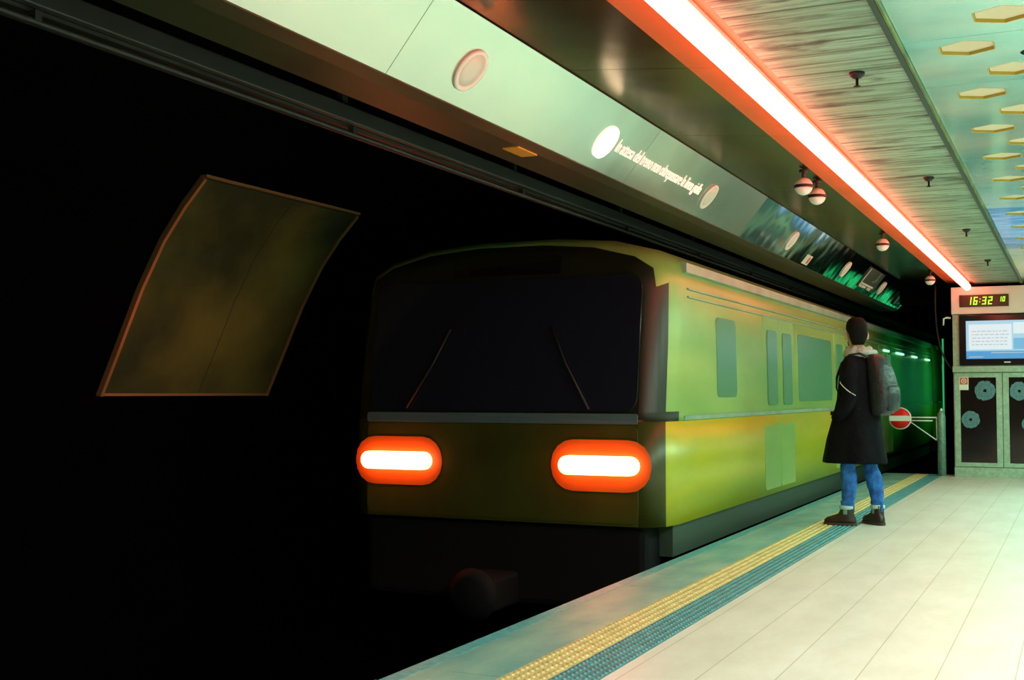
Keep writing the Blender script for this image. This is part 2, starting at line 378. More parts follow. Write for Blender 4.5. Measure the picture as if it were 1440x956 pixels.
# metal ceiling with hexagonal openings
HEXY0, HP = 5.537 - 2 * .88, .885
hexes = []
for k in range(-1, 17):
    for j, x in enumerate((-.415, -.245)):
        yy = HEXY0 + k * HP + (0 if j % 2 == 0 else .445)
        if 3.9 < yy < 16.6 and yy * .0 + x > -1:
            # only those the frame can see
            v = Vector((x, yy, 0)); wv = -x * -.4246 * 0 + (-x * .0)
            hexes.append((x, yy))
def in_view(x, y, z, pad=30):
    a, p = math.radians(25.124), math.radians(2.526)
    R = Vector((math.cos(a), math.sin(a), 0)); F = Vector((-math.sin(a) * math.cos(p), math.cos(a) * math.cos(p), math.sin(p))); U = R.cross(F)
    v = Vector((x, y, z - CAMH)); d = v.dot(F)
    px, py = 720 + FPX * v.dot(R) / d, 478 - FPX * v.dot(U) / d
    return -pad < px < 1440 + pad and -pad < py < 956 + pad
hexes = [h for h in hexes if in_view(h[0], h[1], 2.63)]
HEXR = .127
cut = NB()
def hexring(x, y, z, r, sx=1.03): return [Vector((x + sx * r * math.sin(k * PI / 3), y + r * math.cos(k * PI / 3), z)) for k in range(6)]
for (x, yy) in hexes: loft(cut, [hexring(x, yy, 2.60, HEXR), hexring(x, yy, 2.66, HEXR)])
RV = (-.125, 5.73)
loft(cut, [[Vector((RV[0] + .085 * math.cos(k * PI / 10), RV[1] + .085 * math.sin(k * PI / 10), z)) for k in range(20)] for z in (2.60, 2.66)])
cutter = obj('hex_cutter', cut, M['black'])
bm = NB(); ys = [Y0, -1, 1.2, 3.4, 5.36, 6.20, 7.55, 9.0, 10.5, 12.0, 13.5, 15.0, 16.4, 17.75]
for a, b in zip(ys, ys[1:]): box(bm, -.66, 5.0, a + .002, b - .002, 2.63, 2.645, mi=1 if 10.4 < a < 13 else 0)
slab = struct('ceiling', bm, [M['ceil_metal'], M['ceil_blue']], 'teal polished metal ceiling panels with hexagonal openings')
bo = slab.modifiers.new('cut', 'BOOLEAN'); bo.operation = 'DIFFERENCE'; bo.object = cutter; bo.solver = 'EXACT'
dg = bpy.context.evaluated_depsgraph_get(); nm = bpy.data.meshes.new_from_object(slab.evaluated_get(dg))
slab.modifiers.clear(); slab.data = nm
bpy.data.objects.remove(cutter)
bm = NB(); box(bm, -.66, 5.0, Y0, Y1, 2.80, 3.2); struct('ceiling', bm, M['black_conc'], 'dark void above the metal panels')

# ------------------------------------------------------------------ conduits above the track
bm = NB(); box(bm, -3.24, -3.20, Y0, 40, 2.455, 2.535, .006); box(bm, -3.36, -3.24, Y0, 40, 2.44, 2.455)
for y in range(-3, 40, 2): box(bm, -3.30, -3.27, y, y + .05, 2.45, 3.215)
tag(obj('cable_tray', bm, M['conduit']), 'long grey cable tray running above the track behind the fascia', 'cable tray')
bm = NB(); tube(bm, [(-3.22, Y0, 2.405), (-3.22, 40, 2.405)], .012, 10)
for y in range(-3, 40, 2): box(bm, -3.235, -3.205, y, y + .03, 2.405, 2.442)
tag(obj('conduit_pipe', bm, M['conduit'], smooth=False), 'thin conduit pipe clipped under the cable tray', 'pipe')

# ------------------------------------------------------------------ neon line
t = thing('neon_line', 'long glowing red-edged white tube along the ceiling beside the concrete strip', 'neon light', (-1.352, 0, 2.56))
bm = NB(); box(bm, -.03, .03, -2.5, 17.42, .062, .085, .004); obj('channel', bm, M['neon_body'], t)
bm = NB(); tube(bm, [(0, -2.5, .012), (0, 17.42, .012)], .049, 16); obj('tube', bm, M['neon'], t)

# ------------------------------------------------------------------ fascia lamps, lettering, signs
FB = Matrix(((0, FT.x, FN.x), (1, FT.y, FN.y), (0, FT.z, FN.z))).to_4x4()   # local x=+Y, local y=up the fascia, local z=outward
def fpos(y, s, off=.012):
    p = FA + FT * s + FN * off; return Vector((p.x, y, p.z))
def fplace(o, y, s, off=.012):
    o.rotation_euler = FB.to_euler(); o.location = fpos(y, s, off)
def fascia_lamp(y, label, glow=False, r=.103):
    t = thing('fascia_lamp', label, 'lamp', group='round lamps along the fascia'); fplace(t, y, .178)
    bm = NB(); lathe(bm, [(r * .76, .004), (r * .80, .014), (r * .97, .014), (r, .008), (r, 0), (r * .76, 0)], 36)
    obj('trim_ring', bm, M['white'], t, True)
    bm = NB(); lathe(bm, [(r * .76, .001), (r * .76, .008), (r * .4, .010), (.001, .011)], 36)
    obj('lens', bm, M['disc_glow'] if glow else M['offwhite'], t, True)
    return t
fascia_lamp(4.72, 'round white fascia lamp with a pale unlit lens, nearest and largest')
g = fascia_lamp(6.416, 'round fascia lamp glowing bright white just before the lettering', True)
for ch in g.children: ch.data.materials[0] = M['disc_glow']
fascia_lamp(8.52, 'round unlit fascia lamp just after the end of the lettering')
fascia_lamp(11.334, 'round fascia lamp between the lettering and the small pink sticker')
fascia_lamp(14.228, 'round fascia lamp between the pink sticker and the pictogram sign')
fascia_lamp(17.035, 'farthest round fascia lamp just past the pictogram sign')

def text_mesh(s, m, name, width, height, thick=.003):
    cu = bpy.data.curves.new(name, 'FONT'); cu.body = s; cu.size = 1; cu.extrude = thick
    o = bpy.data.objects.new(name, cu); C.objects.link(o)
    bpy.context.view_layer.update()
    me = bpy.data.meshes.new_from_object(o.evaluated_get(bpy.context.evaluated_depsgraph_get()))
    bpy.data.objects.remove(o)
    xs = [v.co.x for v in me.vertices]; ysv = [v.co.y for v in me.vertices]
    sx = width / (max(xs) - min(xs)); sy = height / (max(ysv) - min(ysv)); x0 = min(xs); y0 = min(ysv)
    for v in me.vertices: v.co = ((v.co.x - x0) * sx, (v.co.y - y0) * sy, v.co.z)
    me.materials.clear(); me.materials.append(m)
    o = bpy.data.objects.new(name, me); C.objects.link(o); return o
words = 'In attesa del treno non oltrepassare la linea gialla'.split(' ')
def word_mesh(wd):
    cu = bpy.data.curves.new('word', 'FONT'); cu.body = wd; cu.size = 1; cu.extrude = .01
    o = bpy.data.objects.new('word', cu); C.objects.link(o); bpy.context.view_layer.update()
    me = bpy.data.meshes.new_from_object(o.evaluated_get(bpy.context.evaluated_depsgraph_get()))
    bpy.data.objects.remove(o); return me
wm = [word_mesh(x) for x in words]
wid = [max(v.co.x for v in m_.vertices) for m_ in wm]
SP = .26; total = sum(wid) + SP * (len(words) - 1); sc = 1.72 / total; sy = .118
lt = thing('sign_lettering', 'white backlit warning lettering on the fascia between two round lamps', 'lettering'); fplace(lt, 6.58, .155, .0145)
xo = 0
for m_, wd_ in zip(wm, wid):
    for v in m_.vertices: v.co = ((v.co.x + xo) * sc, v.co.y * sy, v.co.z * .15)
    m_.materials.clear(); m_.materials.append(M['white_glow'])
    o = bpy.data.objects.new('word', m_); C.objects.link(o); o.parent = lt; xo += wd_ + SP

# pink sticker
t = thing('round_sticker', 'small pale sticker with a pink-red disc low on the fascia', 'sticker'); fplace(t, 12.35, .08)
bm = NB(); box(bm, -.13, .13, -.055, .055, 0, .003); obj('backing', bm, M['offwhite'], t)
bm = NB(); lathe(bm, [(.001, .003), (.042, .003), (.042, .005), (.001, .005)], 20, Matrix.Translation((.05, 0, 0))); obj('disc', bm, M['sticker_red'], t)
# pictogram sign
t = thing('pictogram_sign', 'dark green fascia sign with white bench pictogram and bars', 'sign'); fplace(t, 15.95, .19)
bm = NB(); box(bm, -.55, .62, -.13, .165, 0, .012, .003); obj('plate', bm, M['darkgreen'], t)
bm = NB()
box(bm, -.50, -.48, -.10, .15, .012, .016); box(bm, -.50, .44, -.075, -.052, .012, .016)
for x in (-.46, -.36, -.25, .12, .22, .30): box(bm, x, x + .05, -.118, -.082, .012, .016)
box(bm, -.17, -.02, -.112, -.085, .012, .016)
obj('pictogram', bm, M['white'], t)
bm = NB()
lathe(bm, [(.03, .012), (.03, .016), (.045, .016), (.045, .012)], 16, Matrix.Translation((.30, .12, 0)))
box(bm, .24, .36, .02, .07, .012, .016); box(bm, .12, .26, .0, .022, .012, .016)
obj('figure', bm, M['post'], t)
# small crumpled bracket signs at the far end of the fascia
t = thing('exit_sign_panel', 'small green and white hanging panel at the far end of the fascia', 'sign'); fplace(t, 18.9, .15)
bm = NB(); box(bm, -.35, .35, -.11, .13, 0, .02, .004); obj('plate', bm, M['darkgreen'], t)
bm = NB(); tube(bm, [(-.28, -.08, .022), (-.28, .09, .022), (-.12, .04, .022), (.0, .08, .022), (.22, -.02, .022), (-.05, -.06, .022)], .012, 8); obj('arrow_mark', bm, M['offwhite'], t)
# orange tag under the ledge
bm = NB(); box(bm, -2.69, -2.60, 5.62, 5.86, 2.398, 2.405); tag(obj('orange_tag', bm, M['orange']), 'small orange tag stuck under the fascia ledge', 'tag')

# globes under the glossy ceiling
def globe(x, y, label, ztop):
    t = thing('dome_camera', label, 'dome camera', (x, y, 2.56), group='round dome cameras under the glossy ceiling')
    R = .062
    bm = NB(); lathe(bm, [(.001, R), (R * .5, R * .87)] + [(R * math.cos(a), R * math.sin(a)) for a in [math.radians(d) for d in (45, 30, 15, 8)]], 24)
    obj('upper_shell', bm, M['offwhite'], t, True)
    bm = NB(); lathe(bm, [(R * 1.03, .0087), (R * 1.06, .006), (R * 1.06, -.008), (R * 1.03, -.012)], 24); obj('band', bm, M['black'], t, True)
    bm = NB(); lathe(bm, [(R * math.cos(a), R * math.sin(a)) for a in [math.radians(d) for d in (-8, -20, -35, -50, -65, -80)]] + [(.001, -R)], 24)
    obj('lower_shell', bm, M['white'], t, True)
    bm = NB(); tube(bm, [(0, 0, R * .9), (0, 0, ztop - 2.56)], .012, 10); lathe(bm, [(.03, ztop - 2.565), (.03, ztop - 2.58), (.001, ztop - 2.58)], 16); obj('stem', bm, M['black'], t)
    return t
zt = 2.68
globe(-1.701, 8.377, 'pale dome camera of the near pair under the glossy ceiling, upper left one', zt)
globe(-1.70, 8.845, 'pale dome camera of the near pair under the glossy ceiling, lower right one', zt)
globe(-1.691, 12.009, 'single pale dome camera halfway along the glossy ceiling', zt)
globe(-1.685, 16.06, 'farthest pale dome camera close to the kiosk header', zt)

# brackets on concrete
hk = ['nearest and largest of the four black ceiling nozzles on the concrete strip', 'second black ceiling nozzle from the front on the concrete strip',
      'third black ceiling nozzle from the front on the concrete strip', 'farthest black ceiling nozzle on the concrete strip by the kiosk']
for (x, y), lab in zip(((-.915, 5.755), (-.92, 8.778), (-.908, 11.718), (-.905, 14.513)), hk):
    t = thing('ceiling_nozzle', lab, 'nozzle', (x, y, 2.63), group='black nozzles on the concrete ceiling strip')
    bm = NB(); lathe(bm, [(.001, 0), (.036, 0), (.036, -.012), (.018, -.028), (.001, -.028)], 16); obj('mounting_cup', bm, M['black'], t, False)
    bm = NB(); lathe(bm, [(.007, -.028), (.007, -.062), (.016, -.064), (.016, -.068), (.001, -.069)], 12); obj('nozzle_tip', bm, M['black'], t)

# hexagonal recess lamps
def hexlamp():
    t = thing('hexagonal_ceiling_recess', '', 'ceiling recess', group='hexagonal cream recesses in the metal ceiling')
    bm = NB(); a = hexring(0, 0, 0, HEXR - .001); b = hexring(0, 0, .055, HEXR - .001); va = [bm.verts.new(p) for p in a]; vb = [bm.verts.new(p) for p in b]
    a2 = [bm.verts.new(p) for p in hexring(0, 0, 0, HEXR - .006)]; b2 = [bm.verts.new(p) for p in hexring(0, 0, .055, HEXR - .006)]
    for k in range(6):
        q = (k + 1) % 6
        bm.faces.new((va[k], va[q], vb[q], vb[k])); bm.faces.new((a2[k], a2[q], b2[q], b2[k])); bm.faces.new((va[k], va[q], a2[q], a2[k])); bm.faces.new((vb[k], vb[q], b2[q], b2[k]))
    obj('rim', bm, M['hexrim'], t)
    bm = NB(); loft(bm, [hexring(0, 0, .014, HEXR - .008), hexring(0, 0, .030, HEXR - .008)]); obj('back_plate', bm, M['hexin'], t)
    return t
h0 = hexlamp()
rows = {}
for (x, yy) in hexes: rows.setdefault(x, []).append(yy)
rn = ['row nearest the concrete strip', 'second row from the concrete strip', 'third row from the concrete strip', 'fourth row from the concrete strip']
on = ['nearest', 'second', 'third', 'fourth', 'fifth', 'sixth', 'seventh', 'eighth', 'ninth', 'tenth', 'eleventh', 'twelfth', 'thirteenth', 'fourteenth', 'fifteenth']
first = True
for ri, x in enumerate(sorted(rows)):
    for k, yy in enumerate(sorted(rows[x])):
        c = h0 if first else copy_tree(h0); first = False
        c.location = (x, yy, 2.630); c['label'] = 'cream hexagonal ceiling recess, %s one in the %s' % (on[k], rn[ri])
t = thing('ceiling_vent', 'round dark green opening between the cream hexagonal recesses', 'vent', (RV[0], RV[1], 2.632))
bm = NB()
loft(bm, [[Vector((r * .085 * math.cos(k * PI / 10), r * .085 * math.sin(k * PI / 10), z)) for k in range(20)] for r, z in ((.99, 0), (.99, .10), (.05, .10))], cap=False)
obj('duct', bm, M['darkgreen'], t)
bm = NB()
for x in (-.045, -.015, .015, .045): box(bm, x - .003, x + .003, -.068, .068, .05, .06)
obj('louvre', bm, M['post'], t)

# added luminaires (out of the frame, they light the platform)
def luminaire():
    t = thing('added_luminaire', '', 'ceiling light', group='added platform ceiling luminaires')
    bm = NB(); box(bm, -.19, .19, -1.15, 1.15, -.045, 0, .006); obj('housing', bm, M['neon_body'], t)
    bm = NB(); box(bm, -.16, .16, -1.12, 1.12, -.052, -.0455); obj('diffuser', bm, M['lampwhite'], t)
    return t
l0 = luminaire()
for i, (x, y) in enumerate(LUM):
    c = l0 if i == 0 else copy_tree(l0)
    c.location = (x, y, 2.628); c['label'] = 'long white luminaire added unseen on the metal ceiling, %s along the platform' % on[i]
for i, y in enumerate((19.8, 24.5, 31.0)):
    t = thing('tunnel_lamp', 'green bulkhead lamp on the tunnel wall past the platform, %s one' % on[i], 'tunnel lamp', (-1.735, y, 1.35), group='green tunnel lamps')
    bm = NB(); box(bm, -.10, 0, -.62, .62, -.62, .62, .01); obj('housing', bm, M['black'], t)
    bm = NB(); box(bm, -.125, -.10, -.6, .6, -.6, .6); obj('lens', bm, mat('green_lamp_lens', (.1, .6, .3), .4, emit=(.04, 1, .3), estr=.35) if i == 0 else bpy.data.materials['green_lamp_lens'], t)

# ------------------------------------------------------------------ tunnel poster on the curved wall
t = thing('tunnel_poster', 'dim olive curved poster panel on the black tunnel wall', 'poster', (-6.5, 6.71, 1.13))
def wall_off(d):
    P = [Vector((x, 0, z)) for x, z in WALL[3:9]]; out = []
    for i, p in enumerate(P):
        tg = (P[min(i + 1, len(P) - 1)] - P[max(i - 1, 0)]).normalized(); n = Vector((tg.z, 0, -tg.x)); out.append(p + n * d)
    return out
def strip(bm, pa, pb, y0, y1, closed=True):
    base = Vector((-6.5, 6.71, 1.13)); r = []
    for yy in (y0, y1):
        r.append([bm.verts.new(Vector((p.x, yy, p.z)) - base) for p in pa + pb[::-1]])
    n = len(r[0])
    for k in range(n): bm.faces.new((r[0][k], r[0][(k + 1) % n], r[1][(k + 1) % n], r[1][k]))
    bm.faces.new(r[0]); bm.faces.new(r[1][::-1])
bm = NB(); strip(bm, wall_off(.01), wall_off(.045), 6.73, 8.68); obj('panel', bm, M['panel'], t)
bm = NB(); strip(bm, wall_off(.01), wall_off(.055), 6.70, 6.73); strip(bm, wall_off(.01), wall_off(.055), 8.68, 8.71)
a, b = wall_off(.01)[0], wall_off(.055)[0]; box(bm, -.01, .055, 0, 2.0, -.02, .0)
q = wall_off(.03)[-1]; box(bm, q.x + 6.5 - .03, q.x + 6.5 + .03, 0, 2.0, q.z - 1.13, q.z - 1.13 + .02)
obj('frame', bm, M['pframe'], t)
bm = NB(); strip(bm, wall_off(.045), wall_off(.0465), 7.78, 7.785); obj('seam', bm, M['black'], t)

# ------------------------------------------------------------------ rails, litter
for i, (x, lab) in enumerate(((-3.21, 'running rail nearer the platform'), (-4.65, 'running rail farther from the platform'))):
    bm = NB(); prism_y(bm, [(x - .06, -1.15), (x + .06, -1.15), (x + .06, -1.135), (x + .012, -1.12), (x + .012, -1.04), (x + .035, -1.03), (x + .035, -1.0), (x - .035, -1.0), (x - .035, -1.03), (x - .012, -1.04), (x - .012, -1.12), (x - .06, -1.135)], Y0, 50)
    tag(obj('rail', bm, M['rail']), 'dark steel ' + lab + ' in the black pit', 'rail', 'track rails')
for i, (x, y, s, lab) in enumerate(((-5.36, 7.8, .10, 'small crumpled paper scrap lying in the dark track pit, leftmost'),
                                    (-5.15, 7.9, .14, 'crumpled paper scrap in the dark track pit, middle one'),
                                    (-4.95, 8.0, .20, 'larger crumpled paper sheet in the dark track pit beside the platform'))):
    bm = NB(); bmesh.ops.create_grid(bm, x_segments=6, y_segments=6, size=s / 2)
    for v in bm.verts: v.co.z = .02 + random.random() * s * .3; v.co.x += random.uniform(-.1, .1) * s
    bmesh.ops.solidify(bm, geom=list(bm.faces), thickness=.002)
    o = obj('paper_scrap', bm, M['paper'], loc=(x, y, -1.15)); tag(o, lab, 'litter', 'paper scraps in the track pit')

# ------------------------------------------------------------------ TRAIN
TX = -3.93; HW = 1.31
PROF = [(-1.31, .19), (-1.31, .55), (-1.31, 1.0), (-1.305, 1.5), (-1.29, 1.95), (-1.26, 2.10), (-1.10, 2.20), (-.75, 2.29), (-.3, 2.33),
        (.3, 2.33), (.75, 2.29), (1.10, 2.20), (1.26, 2.10), (1.29, 1.95), (1.305, 1.5), (1.31, 1.0), (1.31, .55), (1.31, .19)]
PROF_UP = [(-1.31, .93)] + [p for p in PROF if p[1] > .95] + [(1.31, .93)]
PROF_LO = [(-1.31, .19), (-1.31, .55), (-1.31, .93), (1.31, .93), (1.31, .55), (1.31, .19)]
def inset_prof(prof, d):
    out = []
    for x, z in prof:
        nx = x * (1 - d / HW); nz = z - (d * .8 * max(0, (z - 1.2)) / 1.1) if z > 1.2 else z
        out.append((nx, nz))
    return out
def car_shell(bm, prof, y0, y1, nose):
    if nose: secs = [(y0, .20), (y0 + .03, .10), (y0 + .12, .035), (y0 + .32, 0), (y1, 0)]
    else: secs = [(y0, .03), (y0 + .05, 0), (y1, 0)]
    def rake(yy, z): return yy + (max(0, z - .95) * .16 if nose and yy < y0 + .4 else 0)
    rings = []
    for yy, d in secs:
        rings.append([Vector((x, rake(yy, z), z)) for x, z in inset_prof(prof, d)])
    return loft(bm, rings)
def side_pt(y, z):   # the side surface nearest the platform (x local)
    return 1.31 if z < 1 else (1.31 - (z - 1) * .01 if z < 1.5 else 1.305 - (z - 1.5) * .0333)
def window_on(bm, y0, y1, z0, z1, off, sgn=1, r=.06, thick=.02):
    cs = []
    for cy, cz, a0 in ((y1 - r, z1 - r, 0), (y0 + r, z1 - r, 90), (y0 + r, z0 + r, 180), (y1 - r, z0 + r, 270)):
        for k in range(5):
            a = math.radians(a0 + k * 22.5); cs.append((cy + r * math.cos(a), cz + r * math.sin(a)))
    A = [Vector((sgn * (side_pt(y, z) + off), y, z)) for y, z in cs]; B = [Vector((sgn * (side_pt(y, z) - thick), y, z)) for y, z in cs]
    loft(bm, [A, B]); return bm
def build_car(label, y0, length, nose):
    t = thing('metro_carriage', label, 'train', (TX, y0, 0), group='carriages of the metro train')
    L = length
    bm = NB(); car_shell(bm, PROF_UP, 0, L, nose)
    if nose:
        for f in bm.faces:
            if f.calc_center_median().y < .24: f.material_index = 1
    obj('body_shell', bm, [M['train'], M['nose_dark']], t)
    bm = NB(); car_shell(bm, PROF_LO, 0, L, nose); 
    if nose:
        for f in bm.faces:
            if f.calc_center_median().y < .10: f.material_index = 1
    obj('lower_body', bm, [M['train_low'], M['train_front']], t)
    # gutter / roof edge and ribs
    bm = NB()
    for s in (-1, 1): prism_y(bm, [(s * 1.262, 2.02), (s * 1.305, 2.03), (s * 1.305, 2.10), (s * 1.25, 2.115)], .55, L - .05)
    obj('roof_gutter', bm, M['train_roof'], t)
    bm = NB()
    for z in (1.90, 1.84): prism_y(bm, [(1.285, z), (1.306, z + .004), (1.306, z + .014), (1.285, z + .018)], .6, L - .05)
    prism_y(bm, [(1.29, .93), (1.318, .935), (1.318, .965), (1.29, .97)], .45, L - .05)
    obj('side_rib', bm, M['train_roof'], t)
    bm = NB(); box(bm, -1.25, 1.25, .35, L - .1, -.05, .19); obj('sill', bm, M['skirt'], t)
    bm = NB(); box(bm, -1.1, 1.1, .6, L - .4, -.55, -.05, .03)
    for yy in (5.2, 7.4, 9.6): box(bm, -1.18, 1.18, yy, yy + 1.6, -.72, -.06, .04)
    obj('underframe', bm, M['under'], t)
    # bogies
    for by in (2.4, L - 2.4):
        bm = NB()
        for s in (-1, 1): box(bm, s * .95 - .05, s * .95 + .05, by - 1.2, by + 1.2, -.70, -.52, .02)
        box(bm, -.9, .9, by - .15, by + .15, -.74, -.5)
        bg = obj('bogie', bm, M['under'], t)
        for wy in (by - .85, by + .85):
            for s in (-1, 1):
                bm = NB(); lathe(bm, [(.001, -.05), (.36, -.05), (.36, .04), (.39, .045), (.39, .065), (.001, .065)], 28, Matrix.Translation((s * .72, wy, -.61)) @ Matrix.Rotation(PI / 2 * (-s), 4, 'Y'))
                obj('wheel', bm, M['rail'], bg)
    # doors and windows on both sides
    dys = [3.6 + 3.55 * k for k in range(int((L - 3) // 3.55))]
    for s in (1, -1):
        for dy in dys:
            bm = NB()
            for q in (-1, 1):
                window_on(bm, dy + (-.64 if q < 0 else .01), dy + (-.01 if q < 0 else .64), .24, 1.86, .006, s, .03, .01)
            d = obj('door', bm, M['train_low' if s > 5 else 'train'], t)
            for q in (-1, 1):
                bm = NB(); window_on(bm, dy + (-.52 if q < 0 else .13), dy + (-.13 if q < 0 else .52), 1.02, 1.72, .012, s, .05, .0)
                obj('door_window', bm, M['winglass'], d)
        for a, b in zip(dys, dys[1:]):
            bm = NB(); window_on(bm, a + .85, b - .85, 1.05, 1.74, .008, s)
            obj('side_window', bm, M['winglass'], t)
        bm = NB(); window_on(bm, 1.35, 1.95, 1.10, 1.74, .008, s); obj('cab_side_window', bm, M['winglass'], t)
    if nose:
        def front(bm, pts, y, thick, rk=True):
            A = [Vector((x, y + (max(0, z - .95) * .16 if rk else 0), z)) for x, z in pts]
            B = [p + Vector((0, thick, 0)) for p in A]; loft(bm, [A, B])
        def rr(x0, x1, z0, z1, r):
            o = []
            for cx, cz, a0 in ((x1 - r, z1 - r, 0), (x0 + r, z1 - r, 90), (x0 + r, z0 + r, 180), (x1 - r, z0 + r, 270)):
                for k in range(5):
                    a = math.radians(a0 + k * 22.5); o.append((cx + r * math.cos(a), cz + r * math.sin(a)))
            return o
        bm = NB(); front(bm, rr(-1.10, 1.10, 1.00, 1.99, .10), -.012, .02); ws = obj('windscreen', bm, M['cabglass'], t)
        for s in (-1, 1):
            bm = NB(); tube(bm, [(s * .75, -.03, 1.02), (s * .55, .02, 1.35), (s * .42, .07, 1.62)], .008, 8); obj('wiper', bm, M['black'], ws)
        bm = NB(); front(bm, rr(-1.11, 1.11, .91, .985, .02), -.014, .02); obj('grey_band', bm, M['train_grey'], t)
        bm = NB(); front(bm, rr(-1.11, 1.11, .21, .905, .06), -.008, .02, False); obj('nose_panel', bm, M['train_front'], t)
        bm = NB(); front(bm, rr(-.45, .45, 2.02, 2.16, .02), -.0, .06); obj('destination_display', bm, M['gloss_black'], t)
        for s in (-1, 1):
            cx = s * .83
            bm = NB(); front(bm, rr(cx - .38, cx + .38, .43, .80, .17), -.014, .012, False); bz = obj('headlamp_halo', bm, M['lamp_halo'], t)
            bz['label'] = 'orange surround painted as the headlamp halo'
            bm = NB(); front(bm, rr(cx - .30, cx + .30, .55, .685, .066), -.075, .058, False)
            hl = obj('headlamp', bm, M['head'], bz); hl['label'] = 'glaring white headlamp'
        bm = NB(); box(bm, -1.15, 1.15, .05, .5, -.42, .17, .05); obj('front_skirt', bm, M['under'], t)
        bm = NB(); box(bm, -.16, .16, -.35, .3, -.42, -.18, .03); lathe(bm, [(.001, -.06), (.17, -.06), (.19, 0), (.12, .05), (.001, .05)], 20, Matrix.Translation((0, -.38, -.30)) @ Matrix.Rotation(PI / 2, 4, 'X'))
        obj('coupler', bm, M['under'], t)
    return t
c1 = build_car('yellow-green metro carriage with glaring headlamps arriving beside the platform', 8.10, 17.0, True)
c2 = build_car('green-lit metro carriage behind the leading one, past the platform end', 25.7, 17.0, False)
# glowing dashes added on the carriage side, standing for its interior ceiling lamps
for y, l in ((18.6, .5), (20.0, .8), (22.0, .6), (24.0, .6)):
    bm = NB(); box(bm, 1.295, 1.325, y - 8.1, y - 8.1 + l, 1.755, 1.785, .004); o = obj('interior_lamp_dash', bm, M['dash'], c1)
    o['label'] = 'green-white glowing dash standing for an interior lamp'

# ------------------------------------------------------------------ KIOSK
KY = 17.5; KX = -1.555
t = thing('information_kiosk', 'green-grey steel information kiosk with screen and glass doors at the platform end', 'kiosk', (KX, KY, 0))
W = 1.9
bm = NB(); box(bm, 0, W, .02, .30, 0, 2.09 + .09); obj('cabinet_body', bm, M['kiosk'], t)
bm = NB(); box(bm, -.012, W, -.02, .28, 2.205, 2.575, .008); obj('header', bm, M['kiosk_top'], t)
bm = NB(); box(bm, 0, .085, -.0, .02, 1.45, 2.20, .003); obj('side_post', bm, M['kiosk'], t)
bm = NB(); box(bm, -.005, W, -.035, .02, 1.415, 1.50, .006); obj('ledge', bm, M['kiosk'], t)
bm = NB(); box(bm, 0, W, -.015, .02, 0, .13, .003); obj('plinth', bm, M['kiosk'], t)
# doors with glass: frame is four bars
def kdoor(x0, x1, nm):
    bm = NB(); z0, z1 = .14, 1.405; b = .075
    for r in ((x0, x0 + b, z0, z1), (x1 - b, x1, z0, z1), (x0 + b, x1 - b, z0, z0 + .055), (x0 + b, x1 - b, z1 - .06, z1)):
        box(bm, r[0], r[1], -.015, .02, r[2], r[3], .002)
    d = obj('glass_door', bm, M['kiosk'], t)
    bm = NB(); box(bm, x0 + b, x1 - b, .004, .014, z0 + .055, z1 - .06); g = obj('glass', bm, M['cabinet_glass'], d)
    bm = NB(); lathe(bm, [(.001, -.004), (.010, -.004), (.010, .004), (.001, .004)], 12, Matrix.Translation((x1 - .03, -.018, .86)) @ Matrix.Rotation(PI / 2, 4, 'X')); obj('lock', bm, M['white'], d)
    return d
for i, x in enumerate((.012, .625, 1.24)): kdoor(x, x + .605, i)
def fan(x, z, r, lab):
    # crazed round patch: radial shards round a dark centre
    tt = thing('crazed_glass_star', lab, 'broken glass mark', (KX + x, KY + .003, z), group='crazed round marks on the kiosk glass')
    bm = NB(); n = 30; rnd = random.Random(int(x * 1000 + z * 77)); vs = []
    for k in range(n):
        a0 = 2 * PI * k / n; a1 = a0 + 2 * PI / n * .96; ro = r * rnd.uniform(.94, 1.03); ri = r * rnd.uniform(.12, .20)
        for (ra, rb) in ((ri, r * .60), (r * .615, ro)):
            q = [(ra, a0), (rb, a0), (rb, a1), (ra, a1)]
            f = [bm.verts.new((rr_ * math.cos(a), -.002, rr_ * math.sin(a))) for rr_, a in q]; g_ = [bm.verts.new((rr_ * math.cos(a), 0, rr_ * math.sin(a))) for rr_, a in q]
            bm.faces.new(f); bm.faces.new(g_[::-1])
            for i in range(4): bm.faces.new((f[i], f[(i + 1) % 4], g_[(i + 1) % 4], g_[i]))
    obj('shards', bm, M['crack'], tt)
fan(.40, 1.165, .135, 'pale blue crazed round mark high on the left kiosk door')
fan(.215, .775, .118, 'pale blue crazed round mark lower on the left kiosk door')
fan(.83, 1.16, .125, 'pale blue crazed round mark high on the right kiosk door')
fan(.95, .72, .10, 'pale blue crazed round mark lower on the right kiosk door')
st = thing('kiosk_sticker', 'white sticker with a red ringed square in the corner of the kiosk glass', 'sticker', (KX + .135, KY - .016, 1.26))
bm = NB(); box(bm, -.06, .06, -.002, 0, -.085, .09); obj('paper', bm, M['white'], st)
bm = NB(); box(bm, -.05, .05, -.004, -.002, -.01, .082); obj('red_square', bm, M['sticker_red'], st)
bm = NB(); Rm = Matrix.Translation((0, -.0045, .036)) @ Matrix.Rotation(PI / 2, 4, 'X')
lathe(bm, [(.024, -.001), (.024, .001), (.034, .001), (.034, -.001)], 20, Rm); lathe(bm, [(.001, -.001), (.010, -.001), (.010, .001), (.001, .001)], 14, Rm)
obj('ring', bm, M['white'], st)
